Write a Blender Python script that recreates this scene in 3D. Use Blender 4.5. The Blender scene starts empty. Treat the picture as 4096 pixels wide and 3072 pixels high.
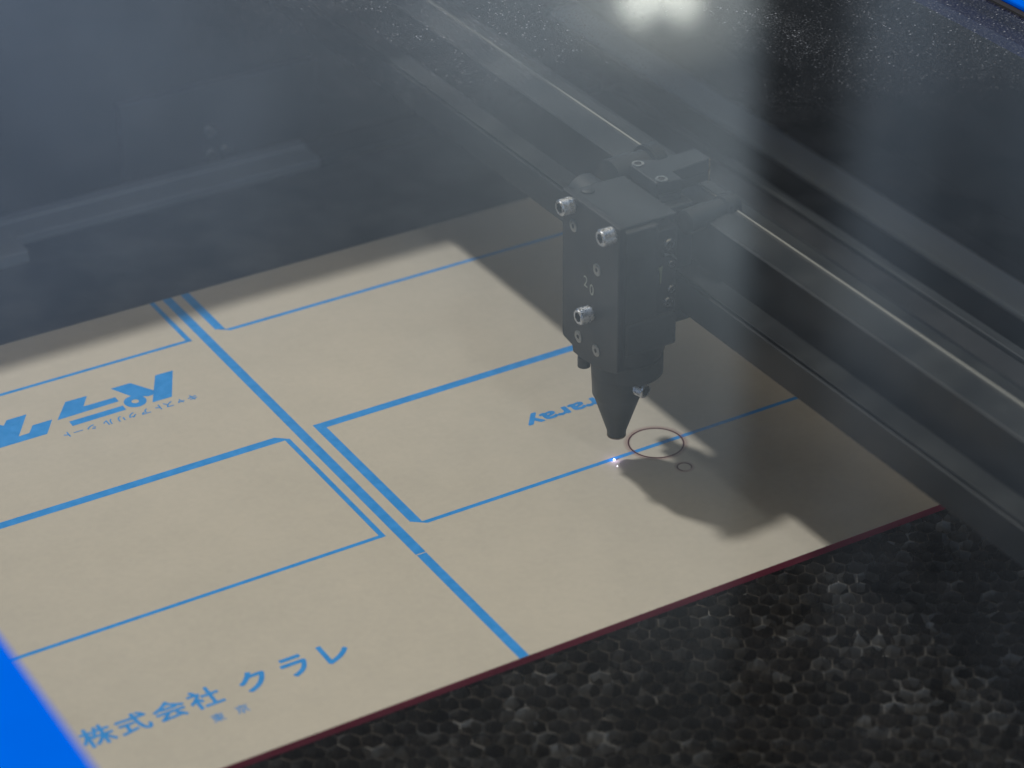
import bpy, bmesh, math, random
from mathutils import Vector, Matrix, noise

random.seed(7)
S = bpy.context.scene
COL = S.collection
MM = 0.001
PI = math.pi

# ------------------------------------------------------------------ camera
yaw, pitch, roll = math.radians(30.4716), math.radians(31.0171), math.radians(-0.5525)
fwd = Vector((math.sin(yaw) * math.cos(pitch), math.cos(yaw) * math.cos(pitch), -math.sin(pitch)))
right = Vector((math.cos(yaw), -math.sin(yaw), 0))
up = right.cross(fwd)
r2 = right * math.cos(roll) + up * math.sin(roll)
u2 = -right * math.sin(roll) + up * math.cos(roll)
cam_d = bpy.data.cameras.new('camera')
cam = bpy.data.objects.new('camera', cam_d)
COL.objects.link(cam)
M = Matrix((r2, u2, -fwd)).transposed().to_4x4()
M.translation = Vector((-459.514, -705.332, 539.772)) * MM
cam.matrix_world = M
cam_d.sensor_width = 36.0
cam_d.lens = 92.8
cam_d.clip_start = 0.02
cam_d.clip_end = 50
cam_d.dof.use_dof = True
cam_d.dof.focus_distance = 0.99
cam_d.dof.aperture_fstop = 9.5
S.camera = cam

# ------------------------------------------------------------------ colour management
S.view_settings.view_transform = 'Standard'
S.view_settings.look = 'None'
S.view_settings.exposure = 0
S.view_settings.gamma = 1
S.view_settings.use_curve_mapping = False
S.cycles.use_denoising = True
S.cycles.max_bounces = 10
S.cycles.transparent_max_bounces = 16
S.cycles.caustics_reflective = False
S.cycles.caustics_refractive = False

# ------------------------------------------------------------------ node helpers
def N(nt, t, **kw):
    n = nt.nodes.new(t)
    for k, v in kw.items():
        if k in n.bl_rna.properties:
            setattr(n, k, v)
        else:
            n.inputs[k].default_value = v
    return n

def math_n(nt, op, a, b=None, c=None, clamp=False):
    n = nt.nodes.new('ShaderNodeMath')
    n.operation = op
    n.use_clamp = clamp
    for i, v in enumerate((a, b, c)):
        if v is None:
            continue
        if isinstance(v, (int, float)):
            n.inputs[i].default_value = v
        else:
            nt.links.new(v, n.inputs[i])
    return n.outputs[0]

def ramp(nt, fac, pts, interp='LINEAR'):
    n = nt.nodes.new('ShaderNodeValToRGB')
    n.color_ramp.interpolation = interp
    e = n.color_ramp.elements
    while len(e) < len(pts):
        e.new(0.5)
    for el, (p, c) in zip(e, pts):
        el.position = p
        el.color = (c, c, c, 1) if isinstance(c, (int, float)) else (*c, 1)
    nt.links.new(fac, n.inputs[0])
    return n.outputs[0]

def maprange(nt, v, a, b, c=0.0, d=1.0, smooth=False):
    n = nt.nodes.new('ShaderNodeMapRange')
    if smooth:
        n.interpolation_type = 'SMOOTHSTEP'
    nt.links.new(v, n.inputs['Value'])
    n.inputs['From Min'].default_value = a
    n.inputs['From Max'].default_value = b
    n.inputs['To Min'].default_value = c
    n.inputs['To Max'].default_value = d
    return n.outputs[0]

# ------------------------------------------------------------------ world: the dim workshop round the machine
W = bpy.data.worlds.new('World')
S.world = W
W.use_nodes = True
nt = W.node_tree
nt.nodes.clear()
out = nt.nodes.new('ShaderNodeOutputWorld')
bg = nt.nodes.new('ShaderNodeBackground')
tc = nt.nodes.new('ShaderNodeTexCoord')
sep = nt.nodes.new('ShaderNodeSeparateXYZ')
nt.links.new(tc.outputs['Generated'], sep.inputs[0])
az = math_n(nt, 'SUBTRACT', math_n(nt, 'ARCTAN2', sep.outputs['X'], sep.outputs['Y']), yaw)   # from the wall ahead, to the right
el = math_n(nt, 'DEGREES', math_n(nt, 'ARCSINE', sep.outputs['Z'])) if False else math_n(nt, 'MULTIPLY', math_n(nt, 'ARCSINE', sep.outputs['Z']), 180 / PI)
# brightness of the room by height: floor dim, window height bright, ceiling dark, added fill overhead
h01 = maprange(nt, el, -10, 90)
base = ramp(nt, h01, [(0.0, 0.10), (0.22, 0.45), (0.31, 0.72), (0.37, 0.70), (0.41, 0.44), (0.445, 0.19), (0.49, 0.07), (0.54, 0.13), (0.64, 0.55), (1.0, 0.55)], 'EASE')
# window bays and dark piers between them on the wall ahead
a01 = maprange(nt, az, -0.5, 0.5)
bays = ramp(nt, a01, [(0.0, 0.95), (0.25, 0.75), (0.36, 0.66), (0.44, 0.62), (0.50, 0.90), (0.545, 1.04), (0.594, 1.08),
                      (0.608, 0.08), (0.632, 0.10), (0.652, 0.52), (0.668, 0.50), (0.684, 0.34), (0.700, 0.34), (0.72, 0.46), (0.78, 0.46), (1.0, 0.95)])  # outer ends raised as added fill from the sides and behind
ns = N(nt, 'ShaderNodeTexNoise', Scale=9.0, Detail=3.0)
nt.links.new(tc.outputs['Generated'], ns.inputs['Vector'])
soft = maprange(nt, ns.outputs['Fac'], 0.3, 0.7, 0.72, 1.25)
lum = math_n(nt, 'MULTIPLY', math_n(nt, 'MULTIPLY', base, bays), soft)
tint = ramp(nt, a01, [(0.30, (0.74, 0.97, 1.36)), (0.50, (0.84, 1.0, 1.14)), (0.59, (0.85, 1.01, 1.14)), (0.66, (0.76, 0.97, 1.24))])
mul = nt.nodes.new('ShaderNodeMixRGB')
mul.blend_type = 'MULTIPLY'
mul.inputs[0].default_value = 1
nt.links.new(lum, mul.inputs[1])
warm = nt.nodes.new('ShaderNodeMixRGB')          # added overhead fill, warmer than the windows ahead to tint the shadows
nt.links.new(maprange(nt, el, 38, 50, 0, 1, True), warm.inputs[0])
nt.links.new(tint, warm.inputs[1])
warm.inputs[2].default_value = (1.26, 1.02, 0.68, 1)
nt.links.new(warm.outputs[0], mul.inputs[2])
# a lit ceiling lamp far off, a rounded arch of light
dx = math_n(nt, 'DIVIDE', math_n(nt, 'SUBTRACT', az, 0.0615), 0.0165)
dy = math_n(nt, 'DIVIDE', math_n(nt, 'SUBTRACT', el, 22.75), 0.62)
rr = math_n(nt, 'ADD', math_n(nt, 'POWER', math_n(nt, 'ABSOLUTE', dx), 2.0), math_n(nt, 'POWER', math_n(nt, 'ABSOLUTE', dy), 2.0))
lamp = maprange(nt, rr, 1.7, 0.1, 0, 1, True)
dx2 = math_n(nt, 'DIVIDE', math_n(nt, 'SUBTRACT', az, 0.0625), 0.0075)
dy2 = math_n(nt, 'DIVIDE', math_n(nt, 'SUBTRACT', el, 23.35), 0.38)
rr2 = math_n(nt, 'ADD', math_n(nt, 'MULTIPLY', dx2, dx2), math_n(nt, 'MULTIPLY', dy2, dy2))
notch = maprange(nt, rr2, 2.2, 0.1, 1, 0.10, True)
glow = math_n(nt, 'MULTIPLY', maprange(nt, rr, 9.0, 0.0, 0, 1, True), 0.60)
lampL = math_n(nt, 'ADD', math_n(nt, 'MULTIPLY', math_n(nt, 'MULTIPLY', lamp, notch), 3.4), glow)
lampc = nt.nodes.new('ShaderNodeMixRGB')
lampc.blend_type = 'MULTIPLY'
lampc.inputs[0].default_value = 1
nt.links.new(lampL, lampc.inputs[1])
lampc.inputs[2].default_value = (0.98, 1.0, 0.90, 1)
add = nt.nodes.new('ShaderNodeMixRGB')
add.blend_type = 'ADD'
add.inputs[0].default_value = 1
nt.links.new(mul.outputs[0], add.inputs[1])
nt.links.new(lampc.outputs[0], add.inputs[2])
nt.links.new(add.outputs[0], bg.inputs['Color'])
bg.inputs['Strength'].default_value = 1.0
nt.links.new(bg.outputs[0], out.inputs[0])

# ------------------------------------------------------------------ lamps
def area(name, direction, dist, size, power, color, target=(0, 0, 0)):
    d = bpy.data.lights.new(name, 'AREA')
    d.shape = 'DISK'
    d.size = size
    d.energy = power
    d.color = color
    o = bpy.data.objects.new(name, d)
    COL.objects.link(o)
    v = Vector(direction).normalized()
    o.location = Vector(target) * MM + v * dist
    o.rotation_euler = (-v).to_track_quat('-Z', 'Y').to_euler()
    return o
area('ceiling_lamp', (-0.215, 0.41, 1.0), 2.2, 0.14, 36.0, (1.0, 0.945, 0.885))
area('work_lamp', (-0.10, -0.98, 1.0), 2.2, 0.14, 3.8, (0.93, 0.97, 1.0))

# ------------------------------------------------------------------ object helpers
def mat(name, color, rough=0.5, metal=0.0, spec=0.5):
    m = bpy.data.materials.new(name)
    m.use_nodes = True
    b = m.node_tree.nodes['Principled BSDF']
    b.inputs['Base Color'].default_value = (*color, 1)
    b.inputs['Roughness'].default_value = rough
    b.inputs['Metallic'].default_value = metal
    b.inputs['Specular IOR Level'].default_value = spec
    return m

def noisy(m, c1, c2, scale=60.0, detail=5.0, r1=None, r2=None, lo=0.35, hi=0.65, bump=0.0, stretch=None):
    """colour (and roughness) wander between two values with a noise in object space"""
    t = m.node_tree
    b = t.nodes['Principled BSDF']
    co = t.nodes.new('ShaderNodeTexCoord')
    src = co.outputs['Object']
    if stretch:
        mp = t.nodes.new('ShaderNodeMapping')
        mp.inputs['Scale'].default_value = stretch
        t.links.new(src, mp.inputs[0])
        src = mp.outputs[0]
    n = N(t, 'ShaderNodeTexNoise', Scale=scale, Detail=detail)
    t.links.new(src, n.inputs['Vector'])
    f = n.outputs['Fac']
    c = ramp(t, f, [(lo, c1), (hi, c2)])
    t.links.new(c, b.inputs['Base Color'])
    if r1 is not None:
        t.links.new(maprange(t, f, lo, hi, r1, r2), b.inputs['Roughness'])
    if bump:
        bp = N(t, 'ShaderNodeBump', Strength=bump, Distance=0.0002)
        n2 = N(t, 'ShaderNodeTexNoise', Scale=scale * 12, Detail=3.0)
        t.links.new(src, n2.inputs['Vector'])
        t.links.new(n2.outputs['Fac'], bp.inputs['Height'])
        t.links.new(bp.outputs[0], b.inputs['Normal'])
    return m

def tag(o, label, cat, group=None, kind=None):
    if label:
        o['label'] = label
    if cat:
        o['category'] = cat
    if group:
        o['group'] = group
    if kind:
        o['kind'] = kind
    return o

def empty(name, loc=(0, 0, 0)):
    o = bpy.data.objects.new(name, None)
    o.empty_display_size = 0.01
    COL.objects.link(o)
    o.location = Vector(loc) * MM
    return o

def obj(name, bm, m, parent=None, smooth=False, bevel=0.0, label=None):
    """bm is in millimetres, world position; the object keeps its own origin at the parent's"""
    if bevel:
        bmesh.ops.remove_doubles(bm, verts=bm.verts, dist=0.001)
    bmesh.ops.scale(bm, vec=(MM, MM, MM), verts=bm.verts)
    me = bpy.data.meshes.new(name)
    if smooth:
        for f in bm.faces:
            f.smooth = True
    bm.to_mesh(me)
    bm.free()
    me.materials.append(m)
    o = bpy.data.objects.new(name, me)
    COL.objects.link(o)
    if parent is not None:
        o.parent = parent
        o.matrix_parent_inverse = Matrix.Identity(4)
        loc = world_loc(parent)
        me.transform(Matrix.Translation(-loc))
    if bevel:
        md = o.modifiers.new('bevel', 'BEVEL')
        md.width = bevel * MM
        md.segments = 2
        md.limit_method = 'ANGLE'
        md.angle_limit = math.radians(40)
        md.harden_normals = False
    if smooth:
        me.set_sharp_from_angle(angle=math.radians(38))
    if label:
        o['label'] = label
    return o

def world_loc(o):
    v = Vector((0, 0, 0))
    while o is not None:
        v += o.location
        o = o.parent
    return v

def box(bm, x0, x1, y0, y1, z0, z1):
    vs = [bm.verts.new((x, y, z)) for z in (z0, z1) for y in (y0, y1) for x in (x0, x1)]
    for f in ((0, 2, 3, 1), (4, 5, 7, 6), (0, 1, 5, 4), (2, 6, 7, 3), (0, 4, 6, 2), (1, 3, 7, 5)):
        bm.faces.new([vs[i] for i in f])
    return bm

def B(*a):
    return box(bmesh.new(), *a)

def lathe(bm, prof, origin, axis=(0, 0, 1), seg=48, caps=True):
    """prof: list of (radius, height along axis)"""
    q = Vector((0, 0, 1)).rotation_difference(Vector(axis).normalized())
    o = Vector(origin)
    rings = []
    for r, h in prof:
        if r < 1e-6:
            rings.append([bm.verts.new(o + q @ Vector((0, 0, h)))])
        else:
            rings.append([bm.verts.new(o + q @ Vector((r * math.cos(2 * PI * i / seg), r * math.sin(2 * PI * i / seg), h))) for i in range(seg)])
    for a, b in zip(rings, rings[1:]):
        for i in range(seg):
            j = (i + 1) % seg
            if len(a) == 1 and len(b) == 1:
                continue
            if len(a) == 1:
                bm.faces.new((a[0], b[j], b[i]))
            elif len(b) == 1:
                bm.faces.new((a[i], a[j], b[0]))
            else:
                bm.faces.new((a[i], a[j], b[j], b[i]))
    if caps:
        for r_, flip in ((rings[0], True), (rings[-1], False)):
            if len(r_) > 1:
                bm.faces.new(list(reversed(r_)) if flip else r_)
    return bm

def prism(bm, pts, lo, hi, axis='y'):
    """outline in the plane across the axis, pushed from lo to hi"""
    def P(a, b, t):
        return {'x': (t, a, b), 'y': (a, t, b), 'z': (a, b, t)}[axis]
    A = [bm.verts.new(P(a, b, lo)) for a, b in pts]
    C = [bm.verts.new(P(a, b, hi)) for a, b in pts]
    n = len(pts)
    bm.faces.new(A)
    bm.faces.new(list(reversed(C)))
    for i in range(n):
        j = (i + 1) % n
        bm.faces.new((A[i], C[i], C[j], A[j]))
    bmesh.ops.recalc_face_normals(bm, faces=bm.faces)
    return bm

def flat(bm, pts, z):
    vs = [bm.verts.new((x, y, z)) for x, y in pts]
    f = bm.faces.new(vs)
    f.normal_update()
    if f.normal.z < 0:
        f.normal_flip()
    return bm

def text_bm(s, size, bold=0.0, shear=0.0):
    """letters as flat faces, lower left at the origin, in millimetres"""
    cu = bpy.data.curves.new('t', 'FONT')
    cu.body = s
    cu.size = size
    cu.offset = bold
    cu.shear = shear
    cu.fill_mode = 'FRONT'
    cu.resolution_u = 4
    to = bpy.data.objects.new('t', cu)
    COL.objects.link(to)
    dg = bpy.context.evaluated_depsgraph_get()
    me = bpy.data.meshes.new_from_object(to.evaluated_get(dg))
    bm = bmesh.new()
    bm.from_mesh(me)
    bpy.data.objects.remove(to)
    bpy.data.curves.remove(cu)
    bpy.data.meshes.remove(me)
    return bm

def fit_text(dst, s, cx, cy, w, h, z, bold=0.0, rot=0.0):
    """set letters so that their outline fills a w x h box centred at (cx, cy); a bolder stroke is
    several passes of the same letter, each a hair higher than the last"""
    b = text_bm(s, 10)
    xs = [v.co.x for v in b.verts]
    ys = [v.co.y for v in b.verts]
    mx, my = (min(xs) + max(xs)) / 2, (min(ys) + max(ys)) / 2
    sx = (w - 2 * bold) / (max(xs) - min(xs)) if w else None
    sy = (h - 2 * bold) / (max(ys) - min(ys)) if h else None
    sx = sx or sy
    sy = sy or sx
    c, s_ = math.cos(rot), math.sin(rot)
    base_ = [v.co.copy() for v in b.verts]
    t = bpy.data.meshes.new('t')
    offs = [(0, 0)] + ([(bold * math.cos(PI * k / 4), bold * math.sin(PI * k / 4)) for k in range(8)] if bold else [])
    for i, (ox, oy) in enumerate(offs):
        for v, p in zip(b.verts, base_):
            x, y = (p.x - mx) * sx + ox, (p.y - my) * sy + oy
            v.co = (cx + c * x - s_ * y, cy + s_ * x + c * y, z + 0.006 * i)
        b.to_mesh(t)
        dst.from_mesh(t)
    b.free()
    bpy.data.meshes.remove(t)

# ------------------------------------------------------------------ materials
m_black = noisy(mat('black_anodised', (0.03, 0.03, 0.03), 0.5), (0.012, 0.013, 0.015), (0.026, 0.028, 0.031), 120, 4, 0.45, 0.6, bump=0.04)
m_black2 = noisy(mat('black_anodised_dusty', (0.05, 0.05, 0.05), 0.6, 0, 0.4), (0.008, 0.010, 0.013), (0.022, 0.026, 0.030), 35, 5, 0.38, 0.55, bump=0.05)
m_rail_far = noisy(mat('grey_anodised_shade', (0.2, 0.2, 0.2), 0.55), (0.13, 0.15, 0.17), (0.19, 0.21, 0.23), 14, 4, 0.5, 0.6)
m_plate = noisy(mat('black_plate', (0.01, 0.01, 0.012), 0.5), (0.006, 0.007, 0.010), (0.014, 0.015, 0.019), 60, 4, 0.45, 0.6)
m_rail = noisy(mat('grey_anodised', (0.10, 0.11, 0.12), 0.5, 0.1), (0.56, 0.62, 0.66), (0.64, 0.70, 0.74), 12, 3, 0.5, 0.6, stretch=(6, 0.5, 6))
m_rail_dark = noisy(mat('dark_anodised', (0.03, 0.035, 0.04), 0.45, 0.3), (0.018, 0.022, 0.026), (0.045, 0.052, 0.06), 30, 5, 0.4, 0.6, stretch=(5, 0.6, 5))
m_steel = noisy(mat('steel', (0.55, 0.56, 0.6), 0.28, 1.0), (0.42, 0.44, 0.48), (0.68, 0.69, 0.74), 900, 3, 0.2, 0.4)
m_steel_dim = noisy(mat('steel_dim', (0.30, 0.31, 0.32), 0.35, 0.9), (0.20, 0.20, 0.20), (0.36, 0.37, 0.37), 700, 3, 0.3, 0.5)
m_gleam = noisy(mat('edge_gleam', (0.2, 0.2, 0.19), 0.5, 0.4), (0.05, 0.055, 0.058), (0.19, 0.19, 0.175), 16, 4, 0.4, 0.6, 0.38, 0.62)
m_endcover = noisy(mat('mottled_cover', (0.02, 0.02, 0.02), 0.6), (0.008, 0.010, 0.014), (0.075, 0.083, 0.092), 38, 6, 0.5, 0.75, 0.4, 0.72)
m_hole = mat('socket_dark', (0.012, 0.012, 0.013), 0.6)
m_wall = noisy(mat('dark_painted_steel', (0.02, 0.02, 0.024), 0.55), (0.012, 0.014, 0.018), (0.034, 0.038, 0.046), 14, 6, 0.45, 0.7)
m_floor = noisy(mat('sooty_floor', (0.02, 0.02, 0.02), 0.7), (0.008, 0.008, 0.009), (0.028, 0.027, 0.026), 25, 6)
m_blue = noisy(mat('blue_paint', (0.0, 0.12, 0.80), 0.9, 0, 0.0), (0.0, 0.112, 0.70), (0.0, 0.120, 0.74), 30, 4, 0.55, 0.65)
m_rubber = mat('black_rubber', (0.012, 0.012, 0.013), 0.7)
m_brass = noisy(mat('burnt_brass', (0.22, 0.16, 0.10), 0.5, 0.6), (0.10, 0.07, 0.05), (0.33, 0.25, 0.16), 500, 3)
m_engrave = mat('engraved_grey', (0.45, 0.44, 0.36), 0.7)
m_scorch = mat('scorched_cut', (0.045, 0.003, 0.010), 0.9, 0, 0.05)

# kraft paper
m_paper = bpy.data.materials.new('kraft_paper')
m_paper.use_nodes = True
t = m_paper.node_tree
b = t.nodes['Principled BSDF']
b.inputs['Roughness'].default_value = 0.62
b.inputs['Specular IOR Level'].default_value = 0.25
co = t.nodes.new('ShaderNodeTexCoord')
n1 = N(t, 'ShaderNodeTexNoise', Scale=16.0, Detail=4.0, Roughness=0.6)
n2 = N(t, 'ShaderNodeTexNoise', Scale=420.0, Detail=5.0, Roughness=0.7)
n3 = N(t, 'ShaderNodeTexNoise', Scale=70.0, Detail=4.0, Roughness=0.6)
for n in (n1, n2, n3):
    t.links.new(co.outputs['Object'], n.inputs['Vector'])
mix = math_n(t, 'ADD', math_n(t, 'MULTIPLY', n1.outputs['Fac'], 0.35), math_n(t, 'ADD', math_n(t, 'MULTIPLY', n2.outputs['Fac'], 0.40), math_n(t, 'MULTIPLY', n3.outputs['Fac'], 0.25)))
c = ramp(t, mix, [(0.34, (0.440, 0.405, 0.352)), (0.5, (0.476, 0.436, 0.378)), (0.66, (0.512, 0.466, 0.402))])
t.links.new(c, b.inputs['Base Color'])
bp = N(t, 'ShaderNodeBump', Strength=0.25, Distance=0.00008)
t.links.new(n2.outputs['Fac'], bp.inputs['Height'])
t.links.new(bp.outputs[0], b.inputs['Normal'])

m_ink = noisy(mat('blue_ink', (0.05, 0.27, 0.72), 0.5, 0, 0.3), (0.012, 0.235, 0.64), (0.030, 0.280, 0.73), 260, 5)

# red acrylic core of the sheet
m_acryl = mat('red_acrylic', (0.22, 0.02, 0.045), 0.3)
noisy(m_acryl, (0.30, 0.022, 0.055), (0.40, 0.035, 0.075), 30, 4, 0.25, 0.45, stretch=(1, 1, 8))

# honeycomb foil: bent aluminium, sooted cell by cell
m_foil = bpy.data.materials.new('sooty_aluminium_foil')
m_foil.use_nodes = True
t = m_foil.node_tree
b = t.nodes['Principled BSDF']
b.inputs['Metallic'].default_value = 0.85
co = t.nodes.new('ShaderNodeTexCoord')
vo = N(t, 'ShaderNodeTexVoronoi', Scale=190.0)
n2 = N(t, 'ShaderNodeTexNoise', Scale=340.0, Detail=4.0)
n3 = N(t, 'ShaderNodeTexNoise', Scale=14.0, Detail=3.0)
for n in (vo, n2, n3):
    t.links.new(co.outputs['Object'], n.inputs['Vector'])
sepc = t.nodes.new('ShaderNodeSeparateColor')
t.links.new(vo.outputs['Color'], sepc.inputs[0])
v = math_n(t, 'ADD', math_n(t, 'MULTIPLY', math_n(t, 'POWER', sepc.outputs[0], 2.2), 0.55), math_n(t, 'MULTIPLY', n2.outputs['Fac'], 0.35))
v = math_n(t, 'MULTIPLY', v, maprange(t, n3.outputs['Fac'], 0.35, 0.65, 0.8, 1.25))
c = ramp(t, v, [(0.05, (0.075, 0.062, 0.050)), (0.38, (0.25, 0.222, 0.190)), (0.80, (0.62, 0.61, 0.60))])
t.links.new(c, b.inputs['Base Color'])
t.links.new(maprange(t, sepc.outputs[1], 0, 1, 0.16, 0.62), b.inputs['Roughness'])

# lid glass: thin clear pane, dust and smears lying on it
m_glass = bpy.data.materials.new('dusty_window_glass')
m_glass.use_nodes = True
t = m_glass.node_tree
t.nodes.clear()
o_ = t.nodes.new('ShaderNodeOutputMaterial')
geo = t.nodes.new('ShaderNodeNewGeometry')
dot = t.nodes.new('ShaderNodeVectorMath')
dot.operation = 'DOT_PRODUCT'
t.links.new(geo.outputs['Normal'], dot.inputs[0])
t.links.new(geo.outputs['Incoming'], dot.inputs[1])
inv = math_n(t, 'SUBTRACT', 1.0, math_n(t, 'ABSOLUTE', dot.outputs['Value']))
fres = math_n(t, 'ADD', math_n(t, 'MULTIPLY', math_n(t, 'POWER', inv, 5.0), 0.96), 0.04)
tr = N(t, 'ShaderNodeBsdfTransparent', Color=(0.965, 0.985, 0.98, 1))
gl = N(t, 'ShaderNodeBsdfGlossy', Roughness=0.02)
mx = t.nodes.new('ShaderNodeMixShader')
t.links.new(fres, mx.inputs[0])
t.links.new(tr.outputs[0], mx.inputs[1])
t.links.new(gl.outputs[0], mx.inputs[2])
co = t.nodes.new('ShaderNodeTexCoord')
P_ = co.outputs['Object']
fine = N(t, 'ShaderNodeTexNoise', Scale=1500.0, Detail=2.0, Roughness=0.7)
patch = N(t, 'ShaderNodeTexNoise', Scale=9.0, Detail=5.0, Roughness=0.62, Distortion=0.6)
film = N(t, 'ShaderNodeTexNoise', Scale=60.0, Detail=7.0, Roughness=0.7, Distortion=0.4)
vor = N(t, 'ShaderNodeTexVoronoi', Scale=620.0)
for n in (fine, patch, film, vor):
    t.links.new(P_, n.inputs['Vector'])
sp = t.nodes.new('ShaderNodeSeparateXYZ')
t.links.new(P_, sp.inputs[0])
# dust has been left unwiped along the far and the right side of the pane
edge = math_n(t, 'ADD', math_n(t, 'MULTIPLY', sp.outputs['X'], 0.55), sp.outputs['Y'])
dirty = math_n(t, 'MULTIPLY', maprange(t, edge, -0.04, 0.07, 0.0, 1.0, True), maprange(t, sp.outputs['X'], -0.10, -0.03, 0.12, 1.0, True))
patchy = math_n(t, 'MULTIPLY', maprange(t, patch.outputs['Fac'], 0.34, 0.52, 0.0, 1.0, True), dirty)
grain = maprange(t, fine.outputs['Fac'], 0.54, 0.66, 0.0, 1.0)
speck = maprange(t, vor.outputs['Distance'], 0.30, 0.14, 0.0, 1.0)
sc = t.nodes.new('ShaderNodeSeparateColor')
t.links.new(vor.outputs['Color'], sc.inputs[0])
speck = math_n(t, 'MULTIPLY', speck, math_n(t, 'POWER', sc.outputs[0], 1.6))
d1 = math_n(t, 'MULTIPLY', math_n(t, 'MULTIPLY', grain, patchy), 0.26)
d2 = math_n(t, 'MULTIPLY', math_n(t, 'MULTIPLY', speck, math_n(t, 'ADD', math_n(t, 'MULTIPLY', patchy, 1.0), 0.02)), 0.50)
d3 = maprange(t, film.outputs['Fac'], 0.35, 0.75, 0.008, 0.026)
dust = math_n(t, 'ADD', math_n(t, 'ADD', d1, d2), d3, None, True)
df = N(t, 'ShaderNodeBsdfDiffuse', Color=(0.58, 0.63, 0.72, 1))
tl = N(t, 'ShaderNodeBsdfTranslucent', Color=(0.58, 0.63, 0.72, 1))
dm = t.nodes.new('ShaderNodeMixShader')
dm.inputs[0].default_value = 0.4
t.links.new(df.outputs[0], dm.inputs[1])
t.links.new(tl.outputs[0], dm.inputs[2])
mx2 = t.nodes.new('ShaderNodeMixShader')
t.links.new(dust, mx2.inputs[0])
t.links.new(mx.outputs[0], mx2.inputs[1])
t.links.new(dm.outputs[0], mx2.inputs[2])
t.links.new(mx2.outputs[0], o_.inputs[0])

m_glass_under = bpy.data.materials.new('clean_window_glass')
m_glass_under.use_nodes = True
t = m_glass_under.node_tree
t.nodes.clear()
o_ = t.nodes.new('ShaderNodeOutputMaterial')
geo = t.nodes.new('ShaderNodeNewGeometry')
dot = t.nodes.new('ShaderNodeVectorMath')
dot.operation = 'DOT_PRODUCT'
t.links.new(geo.outputs['Normal'], dot.inputs[0])
t.links.new(geo.outputs['Incoming'], dot.inputs[1])
inv = math_n(t, 'SUBTRACT', 1.0, math_n(t, 'ABSOLUTE', dot.outputs['Value']))
fres = math_n(t, 'ADD', math_n(t, 'MULTIPLY', math_n(t, 'POWER', inv, 5.0), 0.96), 0.04)
tr = N(t, 'ShaderNodeBsdfTransparent', Color=(0.985, 0.99, 0.99, 1))
gl = N(t, 'ShaderNodeBsdfGlossy', Roughness=0.02)
mx = t.nodes.new('ShaderNodeMixShader')
t.links.new(fres, mx.inputs[0])
t.links.new(tr.outputs[0], mx.inputs[1])
t.links.new(gl.outputs[0], mx.inputs[2])
t.links.new(mx.outputs[0], o_.inputs[0])

m_spark = bpy.data.materials.new('burning_spot')
m_spark.use_nodes = True
t = m_spark.node_tree
t.nodes.clear()
o_ = t.nodes.new('ShaderNodeOutputMaterial')
em = N(t, 'ShaderNodeEmission', Color=(0.86, 0.80, 1.0, 1), Strength=9.0)
t.links.new(em.outputs[0], o_.inputs[0])

# ================================================================== THE CHAMBER
floor = obj('floor', B(-420, 420, -560, 520, -62, -58), m_floor)
floor['kind'] = 'structure'

w = obj('chamber_wall', B(-420, 420, 420, 428, -58, 140), m_wall)
tag(w, 'dark sooty rear wall of the chamber behind the far guide rail', 'wall')
w = obj('chamber_wall', B(330, 338, -560, 419.8, -58, 140), m_wall)
tag(w, 'dark side wall of the chamber beyond the long grey rail at right', 'wall')
w = obj('chamber_wall', B(-420, -412, -560, 419.8, -58, 140), m_wall)
tag(w, 'dark chamber wall on the left, under the blue lid edge', 'wall')

# honeycomb bed ----------------------------------------------------------------
bed = empty('honeycomb_bed', (0, 0, -30))
tag(bed, 'sooty aluminium honeycomb cutting bed with hexagonal cells under the brown paper-faced sheet', 'cutting bed')
P7 = 7.2
hexbm = bmesh.new()
ax = P7 * math.sqrt(3) / 2
Rh = P7 / math.sqrt(3)
zt, zb = -3.05, -15.0
grid = {}
def corner(x, y):
    k = (round(x * 20), round(y * 20))
    for a in (-1, 0, 1):
        for c_ in (-1, 0, 1):
            g = grid.get((k[0] + a, k[1] + c_))
            if g:
                return g
    s = noise.noise_vector(Vector((x * 0.02, y * 0.02, 0))) * 0.8
    row = []
    for i, z in enumerate((zt, -8.5, zb)):
        jx, jy = random.gauss(0, (0.15, 0.28, 0.36)[i]), random.gauss(0, (0.15, 0.28, 0.36)[i])
        jz = random.uniform(-0.12, 0.0) if i == 0 else 0
        row.append(hexbm.verts.new((x + jx + s.x, y + jy + s.y, z + jz)))
    grid[k] = row
    return row
walls = set()
for i in range(-54, 30):
    for j in range(-62, 42):
        cx_ = i * ax
        cy_ = (j + (0.5 if i % 2 else 0)) * P7
        if cx_ > 104 or cx_ < -330 or cy_ > 203 or cy_ < -430:
            continue
        if -250 < cx_ < 150 and -60 < cy_ < 190:      # wholly hidden under the sheet
            continue
        cs = [corner(cx_ + Rh * math.cos(PI / 3 * k), cy_ + Rh * math.sin(PI / 3 * k)) for k in range(6)]
        for k in range(6):
            a, c_ = cs[k], cs[(k + 1) % 6]
            key = frozenset((id(a), id(c_)))
            if key in walls or a is c_:
                continue
            walls.add(key)
            for q in range(2):
                hexbm.faces.new((a[q], c_[q], c_[q + 1], a[q + 1]))
core = obj('honeycomb_core', hexbm, m_foil, bed)
sd = core.modifiers.new('foil', 'SOLIDIFY')
sd.thickness = 0.13 * MM
sd.offset = 0
obj('backing_plate', B(-330, 180, -430, 284, -24, -15.2), m_floor, bed)
rim = bmesh.new()
box(rim, 180.2, 185.5, -430, 284, -24, 0.5)
obj('edge_strip', rim, m_rail_dark, bed, bevel=0.6)
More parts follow.
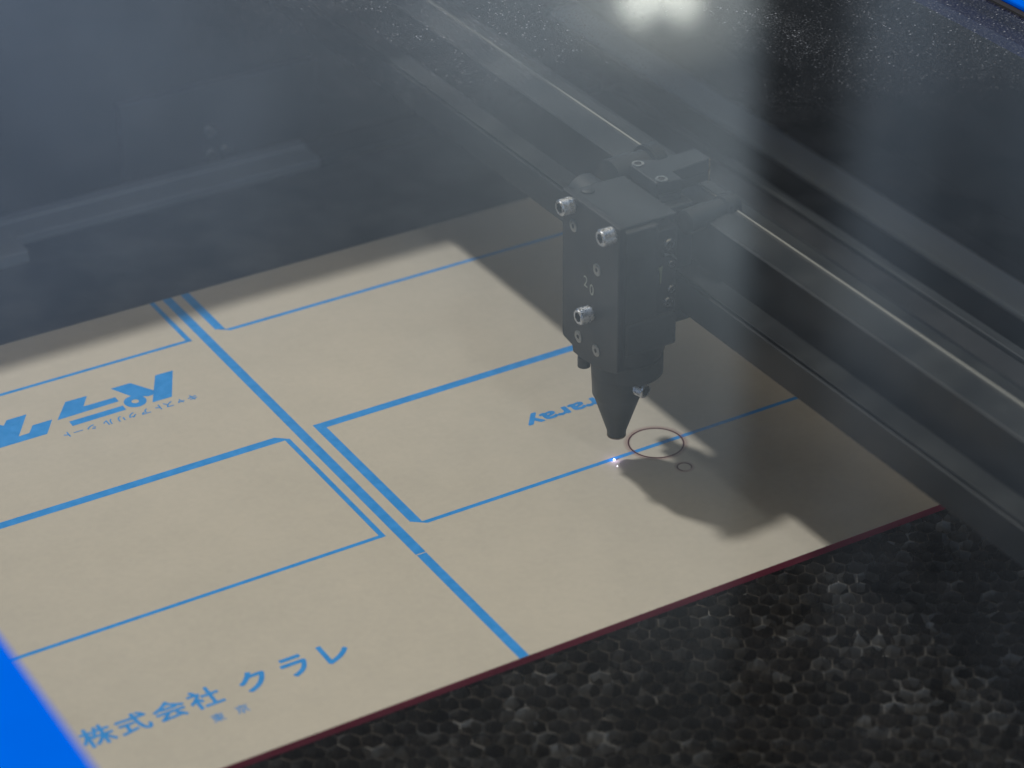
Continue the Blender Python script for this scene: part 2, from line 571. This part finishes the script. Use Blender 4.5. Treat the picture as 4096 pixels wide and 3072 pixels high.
obj('edge_cover', B(101, 180, -430, 283.8, -3.2, -1.6), m_wall, bed, bevel=0.3)  # added dark cover; cells left out where the bed blurs to dark
obj('end_cover', B(-330, 100.8, 207, 283.8, -3.2, -1.6), m_endcover, bed, bevel=0.3)  # added dark cover; cells left out where the veil on the glass drowns them
rim = bmesh.new()
box(rim, -330, 180, 284.2, 287.5, -24, -3)
obj('edge_strip', rim, m_rail_dark, bed, bevel=0.6)

# guide rails --------------------------------------------------------------------
ra = empty('guide_rail', (200, 0, 0))
tag(ra, 'long pale grey guide rail running along the right side beyond the gantry', 'rail')
rb = bmesh.new()
box(rb, 226, 245, -560, 419, -21, -18)
obj('rail_bar', rb, m_rail, ra, bevel=0.8)
rb = bmesh.new()
box(rb, 230, 258, -560, 419, -58, -21.1)
obj('rail_base', rb, m_wall, ra)

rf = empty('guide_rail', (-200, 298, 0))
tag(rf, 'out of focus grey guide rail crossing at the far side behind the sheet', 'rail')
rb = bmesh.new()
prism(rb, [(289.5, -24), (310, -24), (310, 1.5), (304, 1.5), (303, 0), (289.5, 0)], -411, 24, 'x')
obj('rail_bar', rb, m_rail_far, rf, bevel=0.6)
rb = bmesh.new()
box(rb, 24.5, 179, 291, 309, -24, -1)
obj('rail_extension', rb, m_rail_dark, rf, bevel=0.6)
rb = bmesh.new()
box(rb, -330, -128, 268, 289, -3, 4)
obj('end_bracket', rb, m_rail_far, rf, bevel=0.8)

bk = empty('mounting_plate', (-10, 326, 0))
tag(bk, 'dark mounting plate with three pale bolt heads at the far left behind the rail', 'plate')
obj('plate', B(-60, 40, 322, 328, -40, 34), m_wall, bk, bevel=0.8)
for (bx, bz) in ((-17, 11), (-17, -1.0), (-9.5, -0.6)):
    obj('bolt_head', lathe(bmesh.new(), [(3.0, 0), (3.0, 1.6), (2.4, 2.2)], (bx, 321.9, bz), (0, -1, 0), 20), m_steel_dim, bk, True)

# hose in the far left corner
hb = bmesh.new()
path = []
for i in range(25):
    a = PI * (0.02 + 0.62 * i / 24)
    path.append(Vector((-232 + 75 * math.cos(a), 352, -52 + 62 * math.sin(a))))
rings = []
for i, p in enumerate(path):
    d = (path[min(i + 1, 24)] - path[max(i - 1, 0)]).normalized()
    s_ = Vector((0, 1, 0))
    n_ = d.cross(s_)
    r = 19 + (0.9 if i % 2 else -0.4)
    rings.append([hb.verts.new(p + (s_ * math.cos(2 * PI * k / 20) + n_ * math.sin(2 * PI * k / 20)) * r) for k in range(20)])
for a, c_ in zip(rings, rings[1:]):
    for k in range(20):
        hb.faces.new((a[k], a[(k + 1) % 20], c_[(k + 1) % 20], c_[k]))
hb.faces.new(rings[0])
hb.faces.new(list(reversed(rings[-1])))
hose = obj('suction_hose', hb, m_rail_dark, None, True)
tag(hose, 'curved dark hose at the far left edge behind the rail', 'hose')

# ================================================================== THE SHEET
sheet = empty('acrylic_sheet', (0, 60, -3))
tag(sheet, 'red acrylic sheet faced with brown kraft paper printed with blue lines, lying on the honeycomb', 'acrylic sheet')
X0, X1, Y0, Y1 = -330, 100, -88, 204
obj('acrylic_core', B(X0, X1, Y0, Y1, -3, -0.12), m_acryl, sheet, bevel=0.15)
pb = bmesh.new()
box(pb, X0 + 0.1, X1 - 0.1, Y0 + 0.1, Y1 - 0.1, -0.11, 0)
paper = obj('masking_paper', pb, m_paper, sheet)

ZI = 0.02
def ring_strip(bm, pts_out, pts_in, z):
    vo_ = [bm.verts.new((x, y, z)) for x, y in pts_out]
    vi_ = [bm.verts.new((x, y, z)) for x, y in pts_in]
    for i in range(len(vo_) - 1):
        f = bm.faces.new((vo_[i], vo_[i + 1], vi_[i + 1], vi_[i]))
        f.normal_update()
        if f.normal.z < 0:
            f.normal_flip()

# the divider line, in two pieces with a hairline between them
lb = bmesh.new()
flat(lb, [(-94.5, -15.7), (-90.4, -15.7), (-90.4, Y1 - .12), (-94.5, Y1 - .12)], ZI)
flat(lb, [(-94.3, Y0 + .12), (-90.5, Y0 + .12), (-90.5, -16.2), (-94.3, -16.2)], ZI)
obj('printed_divider', lb, m_ink, paper)
# frames: right column then left column; each repeats at 166 mm
def frame_right(y):
    bm = bmesh.new()
    top = min(y + 82, Y1 - .12)
    full = y + 82 < Y1
    if full:
        flat(bm, [(-86, y + 82), (X1 - 1, y + 82), (X1 - 1, y + 78), (-82, y + 78)], ZI)
        flat(bm, [(-86, y + 4), (-86, y + 82), (-82, y + 78), (-82, y + 2.0)], ZI)
    else:
        flat(bm, [(-86.2, y + 4), (-86.2, top), (-82.4, top), (-82.4, y + 2.0)], ZI)
    flat(bm, [(-86, y + 4), (-82, y + 2.02), (-80.9, y)], ZI)
    flat(bm, [(-82, y + 2.0), (-80.9, y), (X1 - 1, y), (X1 - 1, y + 1.9)], ZI)
    return bm
def frame_left(y):
    bm = bmesh.new()
    top = min(y + 82, Y1 - .12)
    full = y + 82 < Y1
    if full:
        flat(bm, [(-102.6, y + 81.8), (X0 + 1, y + 81.8), (X0 + 1, y + 77.8), (-100, y + 77.8)], ZI)
        flat(bm, [(-102.6, y + 81.8), (-97.9, y + 77.9), (-100, y + 77.8)], ZI)
        flat(bm, [(-97.9, y + 77.9), (-97.9, y + 0.3), (-100, y + 2.1), (-100, y + 77.8)], ZI)
    else:
        flat(bm, [(-98.2, top), (-98.2, y + 0.3), (-100.4, y + 2.0), (-100.4, top)], ZI)
    flat(bm, [(-97.9, y + 0.3), (X0 + 1, y + 0.3), (X0 + 1, y + 2.1), (-100, y + 2.1)], ZI)
    return bm
for y in (0, 165.8):
    obj('printed_frame', frame_right(y), m_ink, paper)
    obj('printed_frame', frame_left(y), m_ink, paper)

# maker's line at the front edge
tb = bmesh.new()
for ch, cx_, w_, h_ in (('株', -232.9, 11.4, 10.8), ('式', -220.3, 11.2, 10.4), ('会', -207.3, 11.4, 10.2), ('社', -194.6, 11.4, 10.8),
                        ('ク', -176.6, 10.6, 11.0), ('ラ', -161.0, 9.6, 11.4), ('レ', -146.0, 9.6, 11.4)):
    fit_text(tb, ch, cx_, -52.0, w_, h_, ZI, 0.26 if ord(ch) > 0x4000 else 0.42)
obj('lettering', tb, m_ink, paper)
tb = bmesh.new()
for ch, cx_ in (('東', -195.2), ('京', -186.5)):
    fit_text(tb, ch, cx_, -63.8, 4.5, 4.5, ZI, 0.04)
obj('lettering', tb, m_ink, paper)
# name in the right frame, upside down
tb = bmesh.new()
fit_text(tb, 'Kuraray', 10.5, 40.5, 50.5, 9.8, ZI, 0.42, PI)
obj('lettering', tb, m_ink, paper)
# large slanted katakana in the left column, upside down
lb = bmesh.new()
flat(lb, [(-122.5, 148.8), (-114.8, 148.7), (-123.6, 130.2), (-131.9, 130.3)], ZI)
flat(lb, [(-141.8, 148.5), (-133.5, 148.6), (-127.6, 138.3), (-129.3, 135.6), (-131.4, 135.4), (-137.4, 139.3)], ZI)
arc = [2 * PI * i / 48 for i in range(49)]
ring_strip(lb, [(-137.4 + 4.5 * math.cos(a), 134.6 + 4.5 * math.sin(a)) for a in arc], [(-137.4 + 1.45 * math.cos(a), 134.6 + 1.45 * math.sin(a)) for a in arc], ZI + 0.015)
flat(lb, [(-161.1, 148.6), (-152.0, 148.4), (-156.3, 141.7), (-142.9, 141.6), (-142.9, 138.0), (-169.0, 137.4)], ZI)
flat(lb, [(-165.5, 134.1), (-142.9, 134.2), (-142.9, 130.7), (-165.6, 130.3)], ZI)
flat(lb, [(-202, 130.0), (-176.2, 130.1), (-170.5, 139.0), (-178.7, 139.0), (-181.8, 134.4), (-186.3, 134.1), (-177.6, 147.9), (-185.9, 147.8), (-188.4, 144.6), (-191, 147.8), (-197, 147.8)], ZI)
obj('lettering', lb, m_ink, paper)
tb = bmesh.new()
for ch, cx_, w_, h_ in (('キ', -117.0, 3.7, 3.9), ('ャ', -122.0, 3.1, 3.0), ('ス', -127.1, 3.9, 3.6), ('ト', -131.7, 2.2, 3.8), ('ア', -137.3, 3.9, 3.6),
                        ('ク', -142.6, 3.5, 3.7), ('リ', -147.4, 2.7, 3.7), ('ル', -152.7, 4.0, 3.6), ('シ', -159.8, 3.7, 3.5), ('ー', -165.2, 3.9, 0.5), ('ト', -170.1, 2.2, 3.8)):
    fit_text(tb, ch, cx_, 125.5, w_, h_, ZI, 0.10, PI)
obj('lettering', tb, m_ink, paper)

# circles cut by the beam
def cut_ring(cx_, cy_, r, w_, a0=0.0, a1=2 * PI):
    bm = bmesh.new()
    ring_strip(bm, [(cx_ + (r + w_ / 2) * math.cos(a), cy_ + (r + w_ / 2) * math.sin(a)) for a in [a0 + (a1 - a0) * i / 96 for i in range(97)]],
               [(cx_ + (r - w_ / 2) * math.cos(a), cy_ + (r - w_ / 2) * math.sin(a)) for a in [a0 + (a1 - a0) * i / 96 for i in range(97)]], ZI + 0.03)
    return bm
obj('cut_ring', cut_ring(20.3, 2.0, 10.55, 0.56), m_scorch, paper, label='larger dark scorched cut circle')
obj('cut_ring', cut_ring(20.1, -17.7, 2.7, 0.42, math.radians(-48), math.radians(222)), m_scorch, paper, label='small dark scorched cut circle')
m_halo = bpy.data.materials.new('scorch_stain')
m_halo.use_nodes = True
t = m_halo.node_tree
t.nodes.clear()
o_ = t.nodes.new('ShaderNodeOutputMaterial')
vc = t.nodes.new('ShaderNodeVertexColor')
vc.layer_name = 'stain'
df = N(t, 'ShaderNodeBsdfDiffuse', Color=(0.34, 0.13, 0.14, 1))
tr = N(t, 'ShaderNodeBsdfTransparent')
mx = t.nodes.new('ShaderNodeMixShader')
sn = N(t, 'ShaderNodeTexNoise', Scale=300.0, Detail=3.0)
t.links.new(math_n(t, 'MULTIPLY', vc.outputs['Color'], maprange(t, sn.outputs['Fac'], 0.3, 0.7, 0.25, 0.75)), mx.inputs[0])
t.links.new(tr.outputs[0], mx.inputs[1])
t.links.new(df.outputs[0], mx.inputs[2])
t.links.new(mx.outputs[0], o_.inputs[0])
def halo(cx_, cy_, r, w_in, w_out):
    bm = bmesh.new()
    lay = bm.loops.layers.float_color.new('stain')
    rs = [(r - w_in, 0.0), (r, 0.8), (r + w_out, 0.0)]
    n_ = 72
    rings_ = [[bm.verts.new((cx_ + q * math.cos(2 * PI * i / n_), cy_ + q * math.sin(2 * PI * i / n_), ZI + 0.01)) for i in range(n_)] for q, _ in rs]
    for k in range(2):
        for i in range(n_):
            j = (i + 1) % n_
            f = bm.faces.new((rings_[k][i], rings_[k + 1][i], rings_[k + 1][j], rings_[k][j]))
            for lp, a_ in zip(f.loops, (rs[k][1], rs[k + 1][1], rs[k + 1][1], rs[k][1])):
                lp[lay] = (a_, a_, a_, 1)
    return bm
obj('scorch_stain', halo(20.3, 2.0, 10.6, 0.9, 2.2), m_halo, paper)
obj('scorch_stain', halo(20.1, -17.7, 2.75, 0.7, 1.4), m_halo, paper)
cb = bmesh.new()
flat(cb, [(0.4, -0.25), (2.2, -0.05), (2.2, 0.25), (0.4, 0.15)], ZI + 0.03)
obj('cut_start', cb, m_scorch, paper)

sk = bmesh.new()
bmesh.ops.create_uvsphere(sk, u_segments=16, v_segments=10, radius=0.36)
bmesh.ops.translate(sk, verts=sk.verts, vec=(0, 0, 0.3))
spark = obj('burning_spot', sk, m_spark, None, True)
tag(spark, 'tiny violet-white burning spot on the paper just below the nozzle tip', 'laser spot')
sl = bpy.data.lights.new('spot_glow', 'POINT')
sl.energy = 0.00025
sl.color = (0.6, 0.45, 1.0)
sl.shadow_soft_size = 0.0006
so = bpy.data.objects.new('spot_glow', sl)
COL.objects.link(so)
so.location = (0, 0, 0.0018)
sk = bmesh.new()
bmesh.ops.create_uvsphere(sk, u_segments=10, v_segments=8, radius=0.14)
bmesh.ops.translate(sk, verts=sk.verts, vec=(-1.35, -4.3, 0.25))
spark2 = obj('spark', sk, m_spark, None, True)
tag(spark2, 'pinpoint white spark on the paper in front of the burning spot', 'spark')

# ================================================================== GANTRY
g = empty('gantry_beam', (30, 0, 80))
tag(g, 'long dark grey gantry beam crossing over the sheet and carrying the cutting head', 'gantry')
YA, YB = -470, 419.5
def long(name, pts, m, bev=0.5, y0=YA, y1=YB):
    return obj(name, prism(bmesh.new(), pts, y0, y1, 'y'), m, g, bevel=bev)
# lower plate with a groove, ledge, main box with a rounded bright top edge
long('lower_ledge', [(19.5, 65.5), (34, 65.5), (34, 80.6), (20.0, 80.55), (19.9, 80.3), (20.9, 80.2), (20.9, 78.9), (19.9, 78.8), (19.5, 78.5)], m_black2, 0.12)
long('beam_body', [(29, 80.7), (46, 80.7), (46, 99.0), (44.6, 99.0), (43.8, 100.6), (42.0, 101.4), (40.6, 101.0), (29.6, 100.4), (29, 99.9)], m_black2, 0.15)
long('edge_strip', [(41.5, 101.32), (42.0, 101.6), (42.5, 101.32), (42.2, 101.0), (41.8, 101.0)], m_gleam, 0.0)  # pale strip paints the highlight along the beam's top edge
long('back_rail', [(46.2, 70), (63, 70), (63, 89.4), (60, 90.2), (52, 90.2), (51, 86.5), (48, 86.5), (46.2, 86.5)], m_black2, 0.4)
long('drive_belt', [(47.0, 86.6), (50.2, 86.6), (50.2, 88.2), (47.0, 88.2)], m_rubber, 0.0)
long('back_flange', [(63.2, 66), (76, 66), (76, 70), (74, 72), (63.2, 72)], m_rail_dark, 0.4)

# ================================================================== CUTTING HEAD
hd = empty('laser_head', (0, 0, 11.7))
tag(hd, 'black cutting head with knurled silver screws and a conical nozzle, hung on the gantry beam', 'laser head')

# left plate
plate = prism(bmesh.new(), [(18, 110.6), (18, 51.2), (17.2, 49.8), (11, 48.8), (10.4, 46.2), (4, 46.2), (-4, 47.2), (-11.9, 49.0), (-17.3, 50.8), (-20, 52.2), (-20, 110.6)], -12.2, -9.3, 'x')
obj('side_plate', plate, m_plate, hd, bevel=0.45)
obj('body', B(-9.2, 4.4, -20, 17.9, 71, 108), m_black, hd, bevel=0.4)
mnt = obj('mount_block', B(4.5, 13.6, -18.4, 17, 66, 104.5), m_black, hd, bevel=0.7)
obj('top_plate', B(-8.6, 13.8, -17.4, 17.4, 108.1, 109.2), m_black2, hd, bevel=0.3)
lw = bmesh.new()
box(lw, -9.1, 12.8, -20.6, 12, 57.5, 70.9)
obj('lens_drawer', lw, m_black, hd, bevel=1.0)
obj('lens_tube', lathe(bmesh.new(), [(13.2, 0), (13.2, 7), (12.6, 7.4), (12.6, 9.5), (13.6, 10), (13.6, 14.5)], (1.4, -6.0, 43.0)), m_black, hd, True)
# nozzle
nz = (0.6, -0.4)
obj('nozzle_collar', lathe(bmesh.new(), [(8.8, 0), (9.3, 1.0), (9.9, 14), (9.9, 19)], (*nz, 29.4)), m_black, hd, True)
noz = obj('nozzle', lathe(bmesh.new(), [(1.2, 0.25), (1.2, 0.0), (3.1, 0.0), (3.55, 0.5), (3.7, 2.4), (8.55, 17.2), (8.7, 17.6), (8.7, 18.2)], (*nz, 11.6), caps=False), m_black, hd, True)
obj('tip_ring', lathe(bmesh.new(), [(1.5, 0), (3.3, 0), (3.62, 0.35), (3.62, 0.75), (3.3, 0.75)], (*nz, 11.25), caps=False), m_brass, noz, True)

# knurled cap screws: a diamond knurl, a chamfered rim and a hexagonal socket
def knurled(name, base, axis, r=3.05, L=5.5, m=m_steel, label=None):
    bm = bmesh.new()
    q = Vector((0, 0, 1)).rotation_difference(Vector(axis).normalized())
    o = Vector(base)
    seg, rows = 64, 15
    R_ = []
    for j in range(rows + 1):
        h = 0.45 + (L - 0.9) * j / rows
        ring = []
        for i in range(seg):
            a = 2 * PI * i / seg
            k1 = abs(((i + 2 * j) % 4) - 2) / 2
            k2 = abs(((i - 2 * j) % 4) - 2) / 2
            rr_ = r - 0.16 + 0.17 * min(k1, k2) * 1.6
            ring.append(bm.verts.new(o + q @ Vector((rr_ * math.cos(a), rr_ * math.sin(a), h))))
        R_.append(ring)
    def ringof(rad, h, hexa=False):
        ring = []
        for i in range(seg):
            a = 2 * PI * i / seg
            rr_ = rad
            if hexa:
                b_ = (a % (PI / 3)) - PI / 6
                rr_ = rad * math.cos(PI / 6) / math.cos(b_)
            ring.append(bm.verts.new(o + q @ Vector((rr_ * math.cos(a), rr_ * math.sin(a), h))))
        return ring
    allr = [ringof(r - 0.3, 0.0), ringof(r - 0.25, 0.3)] + R_ + [ringof(r - 0.2, L - 0.3), ringof(r - 0.4, L), ringof(2.05, L, True), ringof(1.95, L - 2.6, True)]
    for a, b_ in zip(allr, allr[1:]):
        for i in range(seg):
            j = (i + 1) % seg
            bm.faces.new((a[i], a[j], b_[j], b_[i]))
    bm.faces.new(allr[-1])
    s_ = obj(name, bm, m, hd, label=label)
    s_.data.materials.append(m_hole)
    n0 = (len(allr) - 2) * seg
    for f in s_.data.polygons:
        if f.index >= n0:
            f.material_index = 1
    return s_
for (y, z) in ((11.0, 107.0), (-16.2, 107.0), (-1.8, 68.4)):
    z2 = z
    knurled('knurled_screw', (-12.25, y, z2), (-1, 0, 0))
an = math.radians(-72)
knurled('knurled_screw', (nz[0] + 9.4 * math.cos(an), nz[1] + 9.4 * math.sin(an), 36.2), (math.cos(an), math.sin(an), 0), 3.0, 4.4, m_steel)
# small thumb screw hidden behind the plate's lower corner
obj('thumb_screw', lathe(bmesh.new(), [(1.6, 0), (2.4, 0.5), (2.4, 4.5), (1.8, 5.0)], (-9.5, 6.8, 40.6)), m_black, hd, True)

# countersunk screws: a shallow cone with a cross or hex recess
def csk(base, axis, r=2.4, m=m_steel_dim):
    bm = bmesh.new()
    lathe(bm, [(r, 0.0), (r, 0.22), (r - 0.15, 0.32), (0.85, 0.32), (0.75, 0.10)], base, axis, 24)
    s_ = obj('countersunk_screw', bm, m, hd, True)
    s_.data.materials.append(m_hole)
    n_ = len(s_.data.polygons)
    for f in s_.data.polygons:
        if 24 * 3 <= f.index < 24 * 4 or f.index == n_ - 1:
            f.material_index = 1
    return s_
for (y, z) in ((10.1, 98.9), (-5.9, 88.2), (6.3, 54.7), (-5.8, 54.8)):
    csk((-12.22, y, z), (-1, 0, 0))

# engraved number on the side plate
def side_text(s, y, z, h, w_):
    bm = bmesh.new()
    fit_text(bm, s, 0, 0, w_, h, 0, 0.0)
    for v in bm.verts:
        v.co = Vector((-12.26, y - v.co.x, z + v.co.y))
    bmesh.ops.recalc_face_normals(bm, faces=bm.faces)
    return bm
eb = side_text('2', 1.7, 80.0, 4.4, 2.6)
t_ = bpy.data.meshes.new('t')
e2 = side_text('0', -2.4, 78.4, 4.4, 2.6)
e2.to_mesh(t_)
e2.free()
eb.from_mesh(t_)
bpy.data.meshes.remove(t_)
obj('engraved_number', eb, m_engrave, hd)

# carriage that joins the head to the beam
car = obj('carriage', B(13.7, 27.5, -8, 8, 57.5, 106), m_black2, hd, bevel=0.7)
obj('thumb_screw', lathe(bmesh.new(), [(2.2, 0), (2.2, 2), (2.9, 2.3), (2.9, 7.2), (2.4, 7.8)], (13.2, 15.5, 49), (0, 1, 0)), m_black, hd, True)
obj('rear_block', B(8.5, 17.5, 10, 15.4, 44.5, 66), m_black, hd, bevel=0.6)
def mount_screw(x, z, r, y=-18.42):
    bm = lathe(bmesh.new(), [(r, 0), (r, 0.5), (r - 0.2, 0.8), (r * 0.62, 0.8), (r * 0.5, 0.2)], (x, y, z), (0, -1, 0), 24)
    s_ = obj('screw_head', bm, m_steel, mnt, True)
    s_.data.materials.append(m_hole)
    for f in s_.data.polygons:
        if 24 * 3 <= f.index < 24 * 4 or f.index == len(s_.data.polygons) - 1:
            f.material_index = 1
for x, z, r in ((9.9, 98.2, 2.2), (11.2, 90.2, 1.45), (11.2, 79.8, 1.4), (10.0, 74.8, 1.9), (11.4, 67.6, 1.2)):
    mount_screw(x, z, r)
cb = bmesh.new()
prism(cb, [(7.6, 95.4), (11.6, 93.6), (13.2, 91.2), (12.2, 92.0), (10.0, 94.0), (7.4, 94.2)], -19.6, -18.45, 'y')
obj('clamp', cb, m_steel_dim, mnt, bevel=0.3)
# trickle of glue
gb = bmesh.new()
prism(gb, [(5.6, 89.6), (7.4, 90.0), (6.9, 88.0), (6.7, 83.6), (6.3, 82.8), (6.2, 87.2)], -18.9, -18.45, 'y')
obj('glue_trace', gb, mat('dry_glue', (0.17, 0.18, 0.11), 0.6), mnt)

# bracket on top: plate with two ringed screws and an arm to the right
bz = 114.0
bb = bmesh.new()
prism(bb, [(14.8, -2.2), (25, -4.2), (25.2, 2.6), (43.0, 4.6), (43.0, 14.4), (35, 14.0), (26, 13.2), (21, 17.0), (15.0, 15.6)], bz - 5.0, bz, 'z')
br = obj('top_bracket', bb, m_black2, hd, bevel=0.5)
obj('bracket_post', B(15.4, 24.6, -3.6, 14.6, 106.1, 108.95), m_black, br)
ab = bmesh.new()
prism(ab, [(26.2, 2.9), (42.9, 4.8), (42.9, 14.2), (35, 13.8), (26.2, 13.0)], bz - 9.0, bz - 5.05, 'z')
obj('arm', ab, m_black2, br, bevel=0.4)
obj('arm_end', B(42.2, 43.3, 4.3, 14.0, bz - 9.3, bz - 0.4), m_brass, br, bevel=0.5)
for (x, y) in ((17.8, 14.2), (18.2, -0.6)):
    bm = lathe(bmesh.new(), [(2.3, 0), (2.3, 0.35), (1.35, 0.35), (1.2, 0.05)], (x, y, bz + 0.02), (0, 0, 1), 28)
    s_ = obj('ringed_screw', bm, m_steel_dim, br, True)
    s_.data.materials.append(m_hole)
    for f in s_.data.polygons:
        if 28 * 2 <= f.index < 28 * 3 or f.index == len(s_.data.polygons) - 1:
            f.material_index = 1

# rollers that hold the carriage on the beam
def roller(cx_, cy_, cz_, r, L, m=m_black2):
    """axis across the beam, flanged at its right end"""
    bm = lathe(bmesh.new(), [(r * 0.55, 0), (r, 0.4), (r, L * 0.45), (r * 0.86, L * 0.47), (r * 0.86, L * 0.72), (r * 1.08, L * 0.74), (r * 1.08, L - 0.6), (r * 0.9, L)], (cx_, cy_, cz_), (1, 0.12, 0.0), 40)
    return bm
rl = obj('roller', roller(12.5, 26, 104.5, 7.0, 24), m_black2, hd, True)
obj('roller_band', lathe(bmesh.new(), [(7.3, 0), (7.75, 0.2), (7.75, 1.6), (7.3, 1.8)], (31.0, 28.2, 104.5), (1, 0.12, 0), 40), m_black2, rl, True)
rl = obj('roller', roller(20.5, -12.2, 101.0, 4.6, 24), m_black2, hd, True)
obj('roller_band', lathe(bmesh.new(), [(4.8, 0), (5.2, 0.2), (5.2, 2.4), (4.8, 2.6)], (40.5, -9.8, 101.0), (1, 0.12, 0), 40), m_black2, rl, True)
bm = bmesh.new()
lathe(bm, [(6.5, 0), (7.5, 0.6), (7.5, 9), (6.5, 10)], (2.5, 18.3, 101), (0, 1, 0), 32)
obj('tube_fitting', bm, m_black2, hd, True)
bm = lathe(bmesh.new(), [(2.4, 0), (2.4, 0.5), (1.9, 0.8), (0, 0.8)], (-4.2, 13.4, 109.2), (0, 0, 1), 24)
obj('cap_screw', bm, m_black2, hd, True)

# ================================================================== LID
lid = empty('machine_lid', (0, 0, 150))
tag(lid, 'closed lid with a dusty clear window in a bright blue painted frame', 'lid')
LX0, LX1, LY0, LY1 = -302, 168, -520, 233
GZ = 150
gb = bmesh.new()
vs = [gb.verts.new(p) for p in ((LX0 - 12, LY0 - 12, GZ), (LX1 - .2, LY0 - 12, GZ), (LX1 - .2, LY1 + 12, GZ), (LX0 - 12, LY1 + 12, GZ))]
gb.faces.new(vs)
v2 = [gb.verts.new(p) for p in ((LX0 - 12, LY0 - 12, GZ - 5), (LX1 - .2, LY0 - 12, GZ - 5), (LX1 - .2, LY1 + 12, GZ - 5), (LX0 - 12, LY1 + 12, GZ - 5))]
gb.faces.new(list(reversed(v2)))
gp = obj('window_pane', gb, m_glass, lid)
gp.data.materials.append(m_glass_under)
gp.data.polygons[1].material_index = 1
fb = bmesh.new()
box(fb, LX0 - 130, LX0, LY0 - 40, LY1 + 280, GZ + 0.5, GZ + 3)
obj('frame_side', fb, m_blue, lid, bevel=0.8)
fb = bmesh.new()
box(fb, LX1, LX1 + 175, LY0 - 40, LY1 + 280, GZ + 0.5, GZ + 3)
obj('frame_side', fb, m_blue, lid, bevel=0.8)
fb = bmesh.new()
box(fb, LX0 + .1, LX1 - .1, LY1, LY1 + 280, GZ + 0.5, GZ + 3)
obj('frame_end', fb, m_blue, lid, bevel=0.8)
sb = bmesh.new()
box(sb, LX1 - 2.6, LX1 - .05, LY0, LY1 - .1, GZ + 0.05, GZ + 0.9)
obj('window_seal', sb, m_rubber, lid)

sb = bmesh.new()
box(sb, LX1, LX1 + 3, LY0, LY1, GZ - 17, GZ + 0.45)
obj('inner_rim', sb, mat('shadow_blue_paint', (0.006, 0.012, 0.09), 0.6, 0, 0.1), lid)  # the rim's shade is put into a darker blue than the frame
